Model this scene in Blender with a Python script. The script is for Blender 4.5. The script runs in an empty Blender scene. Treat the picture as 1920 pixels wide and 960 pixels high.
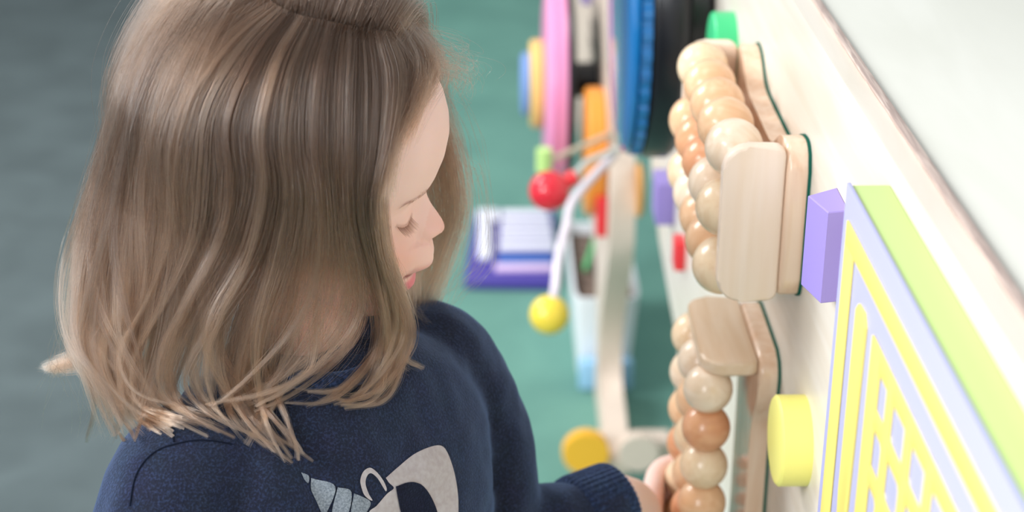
import bpy, bmesh, math, random
import numpy as np
from mathutils import Vector, Matrix, noise
from mathutils.bvhtree import BVHTree

S = bpy.context.scene
COL = S.collection
random.seed(7)
RNG = np.random.default_rng(11)

# ------------------------------------------------------------------ camera
CAM_LOC = Vector((0.0, 0.0, 1.35))
PITCH, YAW, FPX = math.atan(1400 / 3100), 0.0147, 3100.0     # looking down 24 degrees, almost along the board
cam = bpy.data.cameras.new('camera')
cam.sensor_width = 36.0
cam.lens = FPX * 36.0 / 1920
cam.clip_start = 0.02
cam.dof.use_dof = True
cam.dof.focus_distance = 1.0
cam.dof.aperture_fstop = 5.0
co = bpy.data.objects.new('camera', cam)
co.location = CAM_LOC
co.rotation_euler = (math.pi / 2 - PITCH, 0, -YAW)
COL.objects.link(co)
S.camera = co

# ------------------------------------------------------------------ world, lights, exposure
w = bpy.data.worlds.new('world'); S.world = w; w.use_nodes = True
nt = w.node_tree
nt.nodes['Background'].inputs[0].default_value = (0.90, 0.95, 1.0, 1)
nt.nodes['Background'].inputs[1].default_value = 0.58
def area(name, loc, aim, size, size_y, power, col=(1, 1, 1)):
    l = bpy.data.lights.new(name, 'AREA'); l.shape = 'RECTANGLE'
    l.size = size; l.size_y = size_y; l.energy = power; l.color = col
    o = bpy.data.objects.new(name, l); COL.objects.link(o)
    o.location = loc
    o.rotation_euler = (Vector(aim) - Vector(loc)).to_track_quat('-Z', 'Y').to_euler()
    return o
area('window_light', (-1.9, 0.20, 1.95), (-0.05, 1.0, 0.9), 0.8, 1.0, 60, (0.93, 0.97, 1.0))
area('side_window_light', (-1.0, -1.1, 1.75), (-0.05, 1.0, 0.9), 0.7, 1.0, 20, (0.95, 0.98, 1.0))
area('ceiling_light', (-0.5, 1.5, 2.7), (0.0, 1.3, 0.8), 1.0, 0.6, 5, (1.0, 0.98, 0.94))
area('far_fill_light', (-1.7, 2.9, 2.3), (0.15, 2.6, 0.3), 1.0, 1.0, 42, (0.96, 0.99, 1.0))  # added fill that brightens the far board and planter, no known window
S.view_settings.view_transform = 'Standard'
S.view_settings.look = 'None'
S.view_settings.exposure = 0.22
S.view_settings.gamma = 1.0
S.view_settings.use_curve_mapping = False

# ------------------------------------------------------------------ helpers
_h = Vector((math.sin(YAW), math.cos(YAW), 0))
CF = _h * math.cos(PITCH) + Vector((0, 0, -math.sin(PITCH)))
CR = Vector((math.cos(YAW), -math.sin(YAW), 0))
CU = CR.cross(CF)
def ray(px, py):
    return CR * ((px - 960) / FPX) + CU * ((480 - py) / FPX) + CF
def at(px, py, d):                       # a point at camera depth d
    return CAM_LOC + ray(px, py) * d
def at_x(px, py, x):                     # the point on a plane X = x
    r = ray(px, py); return CAM_LOC + r * (x / r.x)

def hx(c):
    if isinstance(c, str):
        c = [int(c[i:i + 2], 16) / 255 for i in (0, 2, 4)]
    return tuple((v / 12.92 if v <= .04045 else ((v + .055) / 1.055) ** 2.4) for v in c)
def mat(name, col, rough=.5, spec=.5, **kw):
    m = bpy.data.materials.new(name); m.use_nodes = True
    b = m.node_tree.nodes['Principled BSDF']
    b.inputs['Base Color'].default_value = (*hx(col), 1)
    b.inputs['Roughness'].default_value = rough
    b.inputs['Specular IOR Level'].default_value = spec
    for k, v in kw.items():
        b.inputs[k.replace('_', ' ')].default_value = v
    return m
def nodes(m): return m.node_tree.nodes, m.node_tree.links, m.node_tree.nodes['Principled BSDF']
def noisy(m, c1, c2, scale=(1, 1, 1), nscale=10, detail=4, dist=0., bump=0., bscale=None, coord='Object', lo=.35, hi=.65):
    N, L, b = nodes(m)
    tc = N.new('ShaderNodeTexCoord'); mp = N.new('ShaderNodeMapping'); mp.inputs['Scale'].default_value = scale
    n = N.new('ShaderNodeTexNoise'); n.inputs['Scale'].default_value = nscale; n.inputs['Detail'].default_value = detail
    n.inputs['Distortion'].default_value = dist
    r = N.new('ShaderNodeValToRGB'); r.color_ramp.elements[0].position = lo; r.color_ramp.elements[1].position = hi
    r.color_ramp.elements[0].color = (*hx(c1), 1); r.color_ramp.elements[1].color = (*hx(c2), 1)
    L.new(tc.outputs[coord], mp.inputs[0]); L.new(mp.outputs[0], n.inputs['Vector'])
    L.new(n.outputs['Fac'], r.inputs[0]); L.new(r.outputs[0], b.inputs['Base Color'])
    if bump:
        n2 = N.new('ShaderNodeTexNoise'); n2.inputs['Scale'].default_value = bscale or nscale * 4; n2.inputs['Detail'].default_value = 3
        bp = N.new('ShaderNodeBump'); bp.inputs['Strength'].default_value = bump; bp.inputs['Distance'].default_value = .002
        L.new(tc.outputs[coord], n2.inputs['Vector']); L.new(n2.outputs['Fac'], bp.inputs['Height']); L.new(bp.outputs[0], b.inputs['Normal'])
    return m
def wood(name, c1, c2, axis, rough=.4, nscale=14, stretch=14, **kw):
    sc = [stretch * .35] * 3; sc[axis] = .6
    return noisy(mat(name, c1, rough, **kw), c1, c2, sc, nscale, 5, .6, coord='Object', lo=.38, hi=.64)

def link(name, me, m=None, parent=None, smooth=True):
    o = bpy.data.objects.new(name, me); COL.objects.link(o)
    if m is not None:
        for mm in (m if isinstance(m, (list, tuple)) else [m]): me.materials.append(mm)
    if parent is not None: o.parent = parent
    if smooth:
        me.polygons.foreach_set('use_smooth', [True] * len(me.polygons))
    return o
def obj(name, bm, m=None, parent=None, smooth=True, angle=35):
    me = bpy.data.meshes.new(name)
    bmesh.ops.recalc_face_normals(bm, faces=bm.faces)
    bm.to_mesh(me); bm.free()
    o = link(name, me, m, parent, smooth)
    if smooth: me.set_sharp_from_angle(angle=math.radians(angle))
    return o
def tag(o, label=None, cat=None, group=None, kind=None):
    if label: o['label'] = label
    if cat: o['category'] = cat
    if group: o['group'] = group
    if kind: o['kind'] = kind
    return o
def empty(name, loc, label, cat, group=None):
    o = bpy.data.objects.new(name, None); COL.objects.link(o); o.location = loc; o.empty_display_size = .02
    bpy.context.view_layer.update()
    return tag(o, label, cat, group)
def keep(o, parent):                     # parent without moving (parent empties are only translated)
    o.parent = parent; o.location = o.location - parent.location
    return o

def box_bm(c, s, bev=.0, seg=3, rot=None, bm=None):
    bm = bm or bmesh.new()
    n0 = set(bm.verts)
    r = bmesh.ops.create_cube(bm, size=1)
    vs = r['verts']
    for v in vs: v.co = Vector((v.co.x * s[0], v.co.y * s[1], v.co.z * s[2]))
    if bev:
        es = list({e for v in vs for e in v.link_edges})
        bmesh.ops.bevel(bm, geom=es, offset=bev, segments=seg, affect='EDGES', profile=.5)
        vs = [v for v in bm.verts if v not in n0]
    for v in vs:
        if rot is not None: v.co = rot @ v.co
        v.co += Vector(c)
    return bm
def prism_bm(pts, a0, a1, axis=0, bev=0, seg=3, bm=None):
    """closed outline pts (2D) extruded along axis from a0 to a1; the 2D coords fill the two other axes in order"""
    bm = bm or bmesh.new(); n0 = set(bm.verts)
    def mk(p, a):
        v = [0, 0, 0]; v[axis] = a
        k = [i for i in range(3) if i != axis]; v[k[0]], v[k[1]] = p; return v
    A = [bm.verts.new(mk(p, a0)) for p in pts]; B = [bm.verts.new(mk(p, a1)) for p in pts]
    f0 = bm.faces.new(A); f1 = bm.faces.new(list(reversed(B)))
    n = len(pts)
    for i in range(n): bm.faces.new((A[i], B[i], B[(i + 1) % n], A[(i + 1) % n]))
    if bev:
        es = list(f0.edges) + list(f1.edges)
        bmesh.ops.bevel(bm, geom=es, offset=bev, segments=seg, affect='EDGES', profile=.5)
    return bm
def rrect(w, h, r, n=8, cx=0, cy=0):
    out = []
    for sx, sy, a0 in ((1, 1, 0), (-1, 1, 90), (-1, -1, 180), (1, -1, 270)):
        for k in range(n + 1):
            a = math.radians(a0 + 90 * k / n)
            out.append((cx + sx * (w / 2 - r) + r * math.cos(a), cy + sy * (h / 2 - r) + r * math.sin(a)))
    return out
def lathe_bm(prof, axis='z', n=64, c=(0, 0, 0), bm=None, wob=None):
    """prof: list of (r, a) along the axis; closed at r=0"""
    bm = bm or bmesh.new(); rings = []
    def mk(r, a, t):
        if wob: r = wob(r, a, t)
        x, y = r * math.cos(t), r * math.sin(t)
        v = (x, y, a) if axis == 'z' else ((a, x, y) if axis == 'x' else (x, a, y))
        return Vector(v) + Vector(c)
    for r, a in prof:
        if r < 1e-7: rings.append([bm.verts.new(mk(0, a, 0))])
        else: rings.append([bm.verts.new(mk(r, a, 2 * math.pi * k / n)) for k in range(n)])
    for A, B in zip(rings, rings[1:]):
        for k in range(n):
            k2 = (k + 1) % n
            if len(A) == 1 and len(B) == 1: continue
            if len(A) == 1: bm.faces.new((A[0], B[k], B[k2]))
            elif len(B) == 1: bm.faces.new((A[k], A[k2], B[0]))
            else: bm.faces.new((A[k], A[k2], B[k2], B[k]))
    return bm
def sphere_bm(c, r, n=32, m=20, axis='z'):
    return lathe_bm([(r * math.sin(math.pi * k / m) if 0 < k < m else 0, -r * math.cos(math.pi * k / m)) for k in range(m + 1)], axis, n, c)
def spline(pts, n):
    """Catmull-Rom through pts (any dimension) -> n samples, uniform in parameter"""
    P = np.array(pts, float); P = np.vstack([2 * P[0] - P[1], P, 2 * P[-1] - P[-2]])
    t = np.linspace(0, len(pts) - 1 - 1e-9, n); i = t.astype(int); u = (t - i)[:, None]
    p0, p1, p2, p3 = P[i], P[i + 1], P[i + 2], P[i + 3]
    return .5 * (2 * p1 + (p2 - p0) * u + (2 * p0 - 5 * p1 + 4 * p2 - p3) * u ** 2 + (3 * p1 - p0 - 3 * p2 + p3) * u ** 3)
def tube_bm(pts, rad, n=12, bm=None, caps=True, squash=None):
    """tube along 3D points; rad scalar or list; squash (a, b) elliptical section"""
    bm = bm or bmesh.new(); P = [Vector(p) for p in pts]; N = len(P)
    R = [rad] * N if not hasattr(rad, '__len__') else rad
    t0 = (P[1] - P[0]).normalized(); up = Vector((0, 0, 1)) if abs(t0.z) < .9 else Vector((0, 1, 0))
    u = t0.cross(up).normalized(); rings = []
    for i in range(N):
        t = (P[min(i + 1, N - 1)] - P[max(i - 1, 0)]).normalized()
        u = (u - t * u.dot(t)).normalized(); v = t.cross(u)
        a, b = squash or (1, 1)
        rings.append([bm.verts.new(P[i] + (u * math.cos(2 * math.pi * k / n) * a + v * math.sin(2 * math.pi * k / n) * b) * R[i]) for k in range(n)])
    for A, B in zip(rings, rings[1:]):
        for k in range(n): bm.faces.new((A[k], A[(k + 1) % n], B[(k + 1) % n], B[k]))
    if caps:
        bm.faces.new(list(reversed(rings[0]))); bm.faces.new(rings[-1])
    return bm
# ================================================================== the setting
XB = 0.216                                # front face of the long activity board
Z_TOP = 1.033
M_CARPET = noisy(mat('green_carpet', '5a8578', .95, .1), '6a978b', '74a395', (1, 1, 1), 5, 6, .5, bump=.8, bscale=500)
M_CARPET2 = noisy(mat('carpet_left', '5c6468', .95, .1), '596364', '636e6f', (1, 1, 1), 7, 6, .5, bump=.8, bscale=500)  # left part of the floor, greyer than the right
bm = bmesh.new()
xs = (-3.0, -.24, 3.6); ys = (-1.5, 7.5); V_ = [[bm.verts.new((x, y, 0)) for y in ys] for x in xs]
for k in range(2):
    f = bm.faces.new((V_[k][0], V_[k + 1][0], V_[k + 1][1], V_[k][1])); f.material_index = 1 - k
fl = obj('floor', bm, [M_CARPET, M_CARPET2], smooth=False); tag(fl, kind='structure')
M_WALL = mat('wall_paint', 'e4e6e2', .8)
tag(obj('wall_back', box_bm((.3, 7.55, 1.4), (6.6, .1, 2.8)), M_WALL, smooth=False), kind='structure')
tag(obj('wall_right', box_bm((3.65, 3.0, 1.4), (.1, 9.0, 2.8)), M_WALL, smooth=False), kind='structure')
# ================================================================== first activity board (the near, long one)
M_PLY = wood('pale_birch', 'e5dccf', 'ddd2c2', 1, .35, 9, 16)
M_PLYTOP = wood('pale_laminate', 'd6d4ca', 'cfcdc2', 1, .3, 5, 8)
M_EDGE = wood('ply_edge', 'a48f86', 'cbb6aa', 1, .5, 40, 30)
M_BEECH_Z = wood('beech_upright', 'edd8c6', 'e9d1bb', 2, .32, 16, 20)
M_BEECH_Y = wood('beech_long', 'e4caaf', 'dcbd9d', 1, .32, 16, 20)
M_BEECH_BASE = wood('beech_base', 'e8ccb3', 'ddb89a', 2, .16, 14, 22)
M_FELT = mat('green_felt', '1d5a4b', .9, .1)
board = empty('activity_board', (XB, 1.0, 0), 'long pale birch play board with toys mounted on it, beside the child', 'play board')
# outline in (y, z): near bottom, wavy far end, top
outl = [(-.35, .30), (.9, .40), (1.45, .45), (1.78, .481), (1.93, .50), (2.06, .55), (2.10, .66), (2.06, .78), (2.04, .95), (2.02, Z_TOP), (-.35, Z_TOP)]
o = obj('panel', prism_bm(outl, XB, XB + .018, 0), M_PLY, None, smooth=False); keep(o, board)
o = obj('top_edge', box_bm((XB + .0155, .835, Z_TOP + .0012), (.0055, 2.37, .0028), .0006, 2), M_EDGE); keep(o, board)
o = obj('lid', box_bm((XB + .018 + .30, .835, Z_TOP - .009), (.60, 2.37, .018), .001, 2), M_PLYTOP); keep(o, board)
for yy in (.2, 1.8):
    o = obj('leg', box_bm((XB + .58, yy, (Z_TOP - .018) / 2), (.04, .05, Z_TOP - .018), .003), M_BEECH_Z); keep(o, board)
    o = obj('leg', box_bm((XB + .038, yy, (Z_TOP - .018) / 2), (.04, .05, Z_TOP - .018), .003), M_BEECH_Z); keep(o, board)

# ---- wooden bead frames: base plate, two end plates, three rods of beads
BEADCOLS = [('dark_honey', 'e2a87e', 'd6946a'), ('honey', 'ecc29a', 'dfae84'), ('cream', 'f2dcc4', 'e6caac'), ('pale', 'eed4b2', 'e3c29c')]
M_BEADS = [wood('bead_' + n, a, b, 0, .22, 16, 16) for n, a, b in BEADCOLS]
def bead_frame(name, label, c, L, W, axis, seedcols, xoff, nb, R):
    """c: centre of the base on the board face; L along axis ('y' or 'z'), W across"""
    root = empty(name, c, label, 'bead toy')
    T, PT, OUT = .0165, .0115, .0425
    def P(u, v, o):                       # u along, v across, o out of the board
        return Vector((-o, u, v)) if axis == 'y' else Vector((-o, v, -u))
    def outline(grow=0.):
        pts = []
        n = 60
        for side in (1, -1):
            for k in range(n + 1):
                s = k / n; u = (s - .5) * (L + 2 * grow) * side
                a = abs(u) / (L / 2)
                wst = W / 2 + grow
                waist = .62 * W / 2 + grow
                f = 1 / (1 + math.exp(-(a - .62) * 16))
                hw = waist + (wst - waist) * f
                # rounded ends
                e = (L / 2 + grow) - abs(u); r = .018
                if e < r: hw = hw - r + math.sqrt(max(0, r * r - (r - e) ** 2))
                pts.append((u, hw * side))
        return pts[::-1] if axis == 'z' else pts
    def plate(a0, a1, grow=0., bev=0.):
        bm = bmesh.new(); pl = []
        for (u, v) in outline(grow):
            if not pl or (Vector((u, v)) - Vector(pl[-1])).length > 1e-5: pl.append((u, v))
        A = [bm.verts.new(P(u, v, a0)) for u, v in pl]; B = [bm.verts.new(P(u, v, a1)) for u, v in pl]
        f0 = bm.faces.new(A); f1 = bm.faces.new(B[::-1]); n = len(pl)
        for i in range(n): bm.faces.new((A[i], B[i], B[(i + 1) % n], A[(i + 1) % n]))
        if bev: bmesh.ops.bevel(bm, geom=list(f1.edges), offset=bev, segments=4, affect='EDGES', profile=.5)
        return bm
    obj('felt_pad', plate(0, .0022, .0008), M_FELT, root)
    obj('base_plate', plate(.0022, T, 0, .004), M_BEECH_BASE, root)
    for s in (-1, 1):
        bm = bmesh.new()
        # rounded rectangle standing out of the base; outer corners rounded
        r = .017; ri = .008
        pts = []
        for a in range(5):
            t = math.radians(180 + 90 * a / 4); pts.append((T + .0002 + ri + ri * math.cos(t), -W / 2 + ri + ri * math.sin(t)))
        for a in range(9):
            t = math.radians(-90 + 90 * a / 8); pts.append((T + OUT - r + r * math.cos(t), -W / 2 + r + r * math.sin(t)))
        for a in range(9):
            t = math.radians(90 * a / 8); pts.append((T + OUT - r + r * math.cos(t), W / 2 - r + r * math.sin(t)))
        for a in range(5):
            t = math.radians(90 + 90 * a / 4); pts.append((T + .0002 + ri + ri * math.cos(t), W / 2 - ri + ri * math.sin(t)))
        ua, ub = s * (L / 2 - .002), s * (L / 2 - .002 - PT)
        A = [bm.verts.new(P(ua, v, o_)) for o_, v in pts]; B = [bm.verts.new(P(ub, v, o_)) for o_, v in pts]
        f0 = bm.faces.new(A); f1 = bm.faces.new(B[::-1]); n = len(pts)
        for i in range(n): bm.faces.new((A[i], B[i], B[(i + 1) % n], A[(i + 1) % n]))
        bmesh.ops.bevel(bm, geom=list(f0.edges) + list(f1.edges), offset=.0028, segments=4, affect='EDGES', profile=.5)
        obj('end_plate', bm, M_BEECH_Z if axis == 'y' else M_BEECH_Y, root)
    Li = L - .004 - 2 * PT; step = Li / nb; hl = step / 2 - .00015; t0 = math.acos(min(.97, hl / R))
    for j in range(3):
        v = (1 - j) * .0445 if axis == 'y' else (j - 1) * .0445
        oo = xoff[j]
        bm = tube_bm([P(-L / 2 + .004, v, oo), P(L / 2 - .004, v, oo)], .003, 10)
        obj('rod', bm, M_BEECH_BASE, root)
        for k in range(nb):
            u = -Li / 2 + step * (k + .5)
            q = P(u, v, oo)
            rr = R * random.uniform(.975, 1.0)
            prof = [(0, -hl)] + [(rr * math.sin(t), -hl * math.cos(t) / math.cos(t0)) for t in np.linspace(t0, math.pi - t0, 20)] + [(0, hl)]
            b = obj('bead', lathe_bm(prof, 'y' if axis == 'y' else 'z', 36), M_BEADS[seedcols[j][k]], root, angle=50)
            b.location = q
            b.rotation_euler = ((0, random.uniform(0, 6), 0) if axis == 'y' else (0, 0, random.uniform(0, 6)))
    return root
bead_frame('bead_roller', 'beech bead roller lying sideways on the board, three level rows of wooden beads', (XB, 1.156, .905), .252, .115, 'y',
           [[3, 1, 1, 1, 2][::-1], [1, 0, 0, 2, 3][::-1], [3, 2, 1, 1, 3][::-1]], (.0475, .052, .052), 5, .0205)
bead_frame('bead_roller', 'beech bead roller standing upright with a flat top plate, the child reaching for it', (XB, 1.1375, .774 - .129), .262, .115, 'z',
           [[2, 0, 3, 1, 2, 1, 3], [2, 1, 3, 1, 0, 2, 1], [3, 2, 1, 0, 3, 1, 2]], (.052, .052, .052), 7, .0188)

# ---- small blocks and knobs on the board
M_PURPLE = mat('purple_block', '9886cb', .4)
def block(label, px, py, X, Y, Z, s, m, rx=0):
    o = obj('peg_block', box_bm((0, 0, 0), s, .0012, 2, Matrix.Rotation(rx, 3, 'X')), m); o.location = (X, Y, Z)
    return tag(o, label, 'block', None)
def knob(label, Y, Z, r, t, m):
    o = obj('round_knob', lathe_bm([(0, 0), (r, 0), (r, t - .002), (r - .0015, t - .0005), (r - .003, t), (0, t)], 'x', 64), m, angle=30)
    o.location = (XB, Y, Z); o.scale = (-1, 1, 1)
    return tag(o, label, 'knob')
# ---- knobs and blocks on the near board
M_GREEN = mat('green_plastic', '3fc07c', .35); M_YELLOW = mat('yellow_plastic', 'f4ea80', .4); M_RED = mat('red_plastic', 'e8353c', .3)
knob('flat yellow round knob on the pale board, beside the upright bead roller', .982, .766, .0315, .021, M_YELLOW)
knob('flat green round knob on the pale board, above the sideways bead roller', 1.405, .915, .033, .02, M_GREEN)
A_, B_, C_ = (.1957, .938), (.203, .911), (XB, .914)
o = obj('purple_wedge', prism_bm([A_, B_, C_, (XB, .951)], .905, .966, 2, .0008, 2), M_PURPLE, smooth=True, angle=20)
tag(o, 'purple wooden peg block right of the sideways bead roller, beside the striped maze panel', 'block')
o = obj('purple_block', box_bm((XB - .011, 1.80, .612), (.022, .05, .052), .0015, 2), M_PURPLE)
tag(o, 'small purple block at the far end of the board, under the black drum', 'block')
o = obj('red_block', box_bm((XB - .006, 1.672, .598), (.012, .028, .034), .0012, 2), M_RED)
tag(o, 'small red block seen behind the beads of the sideways roller', 'block')

# ---- maze panel: purple box with green top and raised yellow lines
M_LILAC = mat('lilac_face', 'b0b0dc', .45); M_LIME = mat('lime_edge', 'bfd685', .45); M_MAZEY = mat('maze_yellow', 'f1dd74', .4)
maze = empty('maze_panel', (XB, .665, .83), 'lilac maze panel with yellow lines and a lime green top edge, fixed to the board', 'maze panel')
XM = .193; Y0, Z0 = .826, 1.0195
keep(obj('casing', box_bm(((XM + XB + .0) / 2 + .0008, (Y0 + .46) / 2, (Z0 + .70) / 2 - .0006), (XB - XM - .0018, Y0 - .46 - .002, Z0 - .70 - .0012), .001, 2), M_LIME), maze)
keep(obj('front_face', box_bm((XM + .0008, (Y0 + .46) / 2, (Z0 + .70) / 2), (.0024, Y0 - .46, Z0 - .70), .0006, 2), M_LILAC), maze)
def face_rect(bm, a0, a1, b0, b1, t=.0016, bev=.0007):
    return box_bm((XM - .0004 - t / 2, Y0 - (a0 + a1) / 2, Z0 - (b0 + b1) / 2), (t, a1 - a0, b1 - b0), bev, 2, bm=bm)
bm = bmesh.new()
face_rect(bm, .014, .352, .016, .0295); face_rect(bm, .014, .034, .0285, .305)
keep(obj('yellow_frame', bm, M_MAZEY), maze)
pts = [(Y0 - a, Z0 - b) for a, b in ((.052, .050), (.057, .045), (.070, .044), (.076, .050), (.073, .16), (.068, .19), (.055, .19), (.052, .16))]
keep(obj('yellow_bar', prism_bm(pts, XM - .0022, XM - .0003, 0, .0006, 2), M_MAZEY), maze)
bm = bmesh.new()
A0, B0, PA, PB = .090, .046, .0375, .0320
for i in range(8):
    a = A0 + i * PA; face_rect(bm, a, a + (.020 if i == 0 else .012), B0, .30)
for j in range(8):
    b = B0 + j * PB; face_rect(bm, A0, .352, b, b + (.011 if j else .012), t=.00155)
for i in range(1, 8):
    for j in range(1, 8):
        ca, cb = A0 + i * PA + .006, B0 + j * PB + .0055
        pr = [(Y0 - ca + .0135 * math.cos(k * math.pi / 2), Z0 - cb + .0125 * math.sin(k * math.pi / 2)) for k in range(4)]
        prism_bm(pr, XM - .0019, XM - .0003, 0, 0, bm=bm)
keep(obj('yellow_lattice', bm, M_MAZEY), maze)

# ---- drums: blue dish in a black shell on the near board, pink one on the far board
M_BLUE = mat('blue_gloss', '1a6cab', .12, .6, Coat_Weight=.5); M_BLACK = mat('black_plastic', '16171c', .28, .5)
M_PINK = mat('pink_plastic', 'f39cc9', .3); M_ORANGE = mat('orange_wood', 'f59a3c', .35)
def drum(name, label, X, Y, Z, R, m, depth, face, thin=None):
    """depth: how far the dish stands off the board; face: thickness of the coloured dish"""
    root = empty(name, (X, Y, Z), label, 'drum')
    a = -(depth - face)
    shell = [(0, -.0005), (R * .80, -.0005), (R * .84, -.006), (R * .84, a * .35), (R * .97, a * .45), (R * 1.0, a * .55), (R * 1.0, a + .006), (R * .985, a + .002), (R * .9, a), (0, a)]
    if thin:
        shell = [(0, -.0005), (.028, -.0005), (.028, a + thin), (R * .9, a + thin * .8), (R * 1.0, a + thin * .5), (R * 1.0, a + .003), (R * .985, a), (0, a)]
    obj('shell', lathe_bm(shell, 'x', 120), M_BLACK, root)
    rim = []
    def wob(r, ax, t):
        k = (t * 48 / (2 * math.pi)) % 1
        return r - (.0028 if (r > R * .975 and k < .42 and not thin) else 0)
    obj('rim', lathe_bm([(R * .9, a - .0004), (R * .985, a - .0004), (R * .985, a - face * .42), (R * .9, a - face * .42)], 'x', 384, wob=wob), m, root, angle=25)
    d0 = a - face * .42
    obj('dish', lathe_bm([(0, d0 - .0002), (R * .955, d0 - .0002), (R * .972, d0 - face * .12), (R * .965, d0 - face * .28), (R * .93, d0 - face * .42), (R * .8, d0 - face * .52), (R * .5, d0 - face * .58), (0, d0 - face * .6)], 'x', 120), m, root)
    return root
drum('blue_drum', 'glossy blue drum dish in a black shell, high on the near board', XB, 1.66, .892, .165, M_BLUE, .085, .024)

# ================================================================== second activity board, further along the room
X2 = .174
board2 = empty('activity_board', (X2, 2.3, 0), 'second birch play board further off, standing on a wavy ply leg', 'play board')
M_PLYLAYER = wood('ply_layers', 'efddcc', 'd8c2b0', 1, .5, 60, 60)
near = [(2.17, 0), (2.17, .035), (2.24, .062), (2.335, .075), (2.347, .13), (2.325, .19), (2.275, .26), (2.22, .33), (2.20, .38), (2.212, .46), (2.252, .52), (2.257, .61), (2.28, .72), (2.28, .86), (2.28, .92)]
ns = [tuple(p) for p in spline(near, 60)]
far = [(3.3, .92), (3.34, .8), (3.3, .6), (3.2, .28), (2.9, .25), (2.66, .24), (2.50, .23), (2.44, .18), (2.425, .11), (2.43, 0)]
fs = [tuple(p) for p in spline(far, 60)]
keep(obj('panel', prism_bm(ns + fs, X2, X2 + .037, 0, .002, 2), M_PLYLAYER, smooth=True, angle=40), board2)
keep(obj('foot', box_bm((.208, 2.215, .022), (.145, .045, .044), .008, 4), M_PLYLAYER), board2)
tag(obj('purple_block', box_bm((X2 - .0082, 2.74, .603), (.016, .05, .03), .0015, 2), M_PURPLE), 'purple block above the dark slots of the second board', 'block')
# slots of the upper face: thin dark plates, inner shade put into their colour
for z in (.560, .531):
    keep(obj('slot', prism_bm(rrect(.06, .017, .008, 6, 2.69, z), X2 - .0012, X2 + .001, 0), mat('slot_shade', '3a2a24', .8)), board2)
drum('pink_drum', 'pink drum dish in a black shell on the second, further board', X2, 2.52, .52, .158, M_PINK, .088, .034, .016)
o = empty('spinner', (X2 - .0885, 2.50, .52), 'yellow spinner wheel with a blue side on the pink drum', 'spinner')
obj('wheel', lathe_bm([(0, 0), (.068, 0), (.07, -.004), (.07, -.016), (.066, -.02), (0, -.022)], 'x', 64), mat('pale_yellow', 'f4cf7a', .4), o)
obj('cap', lathe_bm([(0, -.0222), (.05, -.0222), (.05, -.03), (.044, -.034), (0, -.035)], 'x', 48), mat('spinner_blue', '7f9fe0', .4), o)
def disc(name, label, cat, X, Y, Z, R, t, m, sx=-1, prof=None):
    o = obj(name, lathe_bm(prof or [(0, .0003), (R - .004, .0003), (R, .004), (R, t - .005), (R - .005, t), (0, t)], 'x', 72), m); o.location = (X, Y, Z); o.scale = (sx, 1, 1)
    return tag(o, label, cat)
disc('orange_disc', 'large orange wooden disc on the second board, right of the pink drum', 'disc', X2 - .0, 2.35, .462, .098, .030, M_ORANGE)
disc('amber_disc', 'narrow amber disc on the back of the second board', 'disc', X2 + .037, 2.21, .455, .040, .010, mat('amber_wood', 'e8a75a', .4), 1)
def toothed(R, n):
    return lambda r, a, t: r * (1 + (.05 * (1 if (t * n / (2 * math.pi)) % 1 < .5 else 0) if r > R * .9 else 0))
for nm, px_, R_, m_, lb in (('orange_gear', 1099, .034, mat('gear_orange', 'ffc038', .4), 'orange toothed gear wheel at the foot of the second board'),
                           ('wooden_gear', 1197, .030, M_PLYLAYER, 'plain wooden toothed gear wheel at the foot of the second board')):
    o = obj(nm, lathe_bm([(0, 0), (R_, 0), (R_, .018), (R_ * .88, .022), (0, .022)], 'y', 240, wob=toothed(R_, 26)), m_, angle=25)
    o.location = at(px_, 852, 2.50); tag(o, lb, 'gear')
# red ball on a short post, red block, green peg
def on2(px, py, x): return at_x(px, py, x)
p = at(1030, 358, 2.12)
rb = empty('red_ball', p, 'shiny red ball on a red post sticking out of the second board', 'ball')
obj('ball', sphere_bm((0, 0, 0), .0262), mat('red_gloss', 'e02f3e', .12), rb)
obj('post', tube_bm([(.015, .006, .004), (.034, .012, .016)], .010, 16), M_RED, rb)
obj('wire', tube_bm([(.03, .012, .014), (.05, .05, .02), (X2 - p.x, .10, .02)], .0045, 12), mat('grey_wire', 'c9c9c4', .4), rb)
p = at_x(1101, 369, .150)
o = obj('red_slab', box_bm((0, 0, 0), (.016, .03, .062), .003, 3), M_RED); o.location = (X2 - .0081, 2.262, .395); tag(o, 'upright red slab under the orange disc on the second board', 'block')
p = at(1020, 300, 2.3)
gp = empty('green_peg', p, 'pale lime green peg above the red ball', 'peg')
obj('head', tube_bm([(0, 0, -.016), (0, 0, .016)], .011, 24), mat('lime_peg', 'c5e88f', .4), gp)
obj('stem', tube_bm([(.009, 0, 0), (X2 - p.x - .001, .10, 0)], .004, 12), mat('peg_stem', 'd9c8b0', .5), gp)
# yellow ball on a bent pale wire
p0 = at(1078, 372, 2.22); p1 = at(1030, 590, 2.12)
yb = empty('yellow_ball', p1, 'yellow ball hanging on a curved pale strap from the second board', 'ball')
obj('ball', sphere_bm((0, 0, 0), .0255), mat('yellow_gloss', 'f5d84a', .18), yb)
pts = spline([Vector((X2 + .003, p0.y + .14, p0.z + .01)) - p1, p0 - p1, at(1062, 425, 2.2) - p1, at(1048, 480, 2.17) - p1, at(1041, 540, 2.14) - p1, Vector((.004, 0, .022))], 40)
obj('strap', tube_bm([tuple(q) for q in pts], .0062, 12), mat('pale_strap', 'efe4ee', .4), yb)

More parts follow.
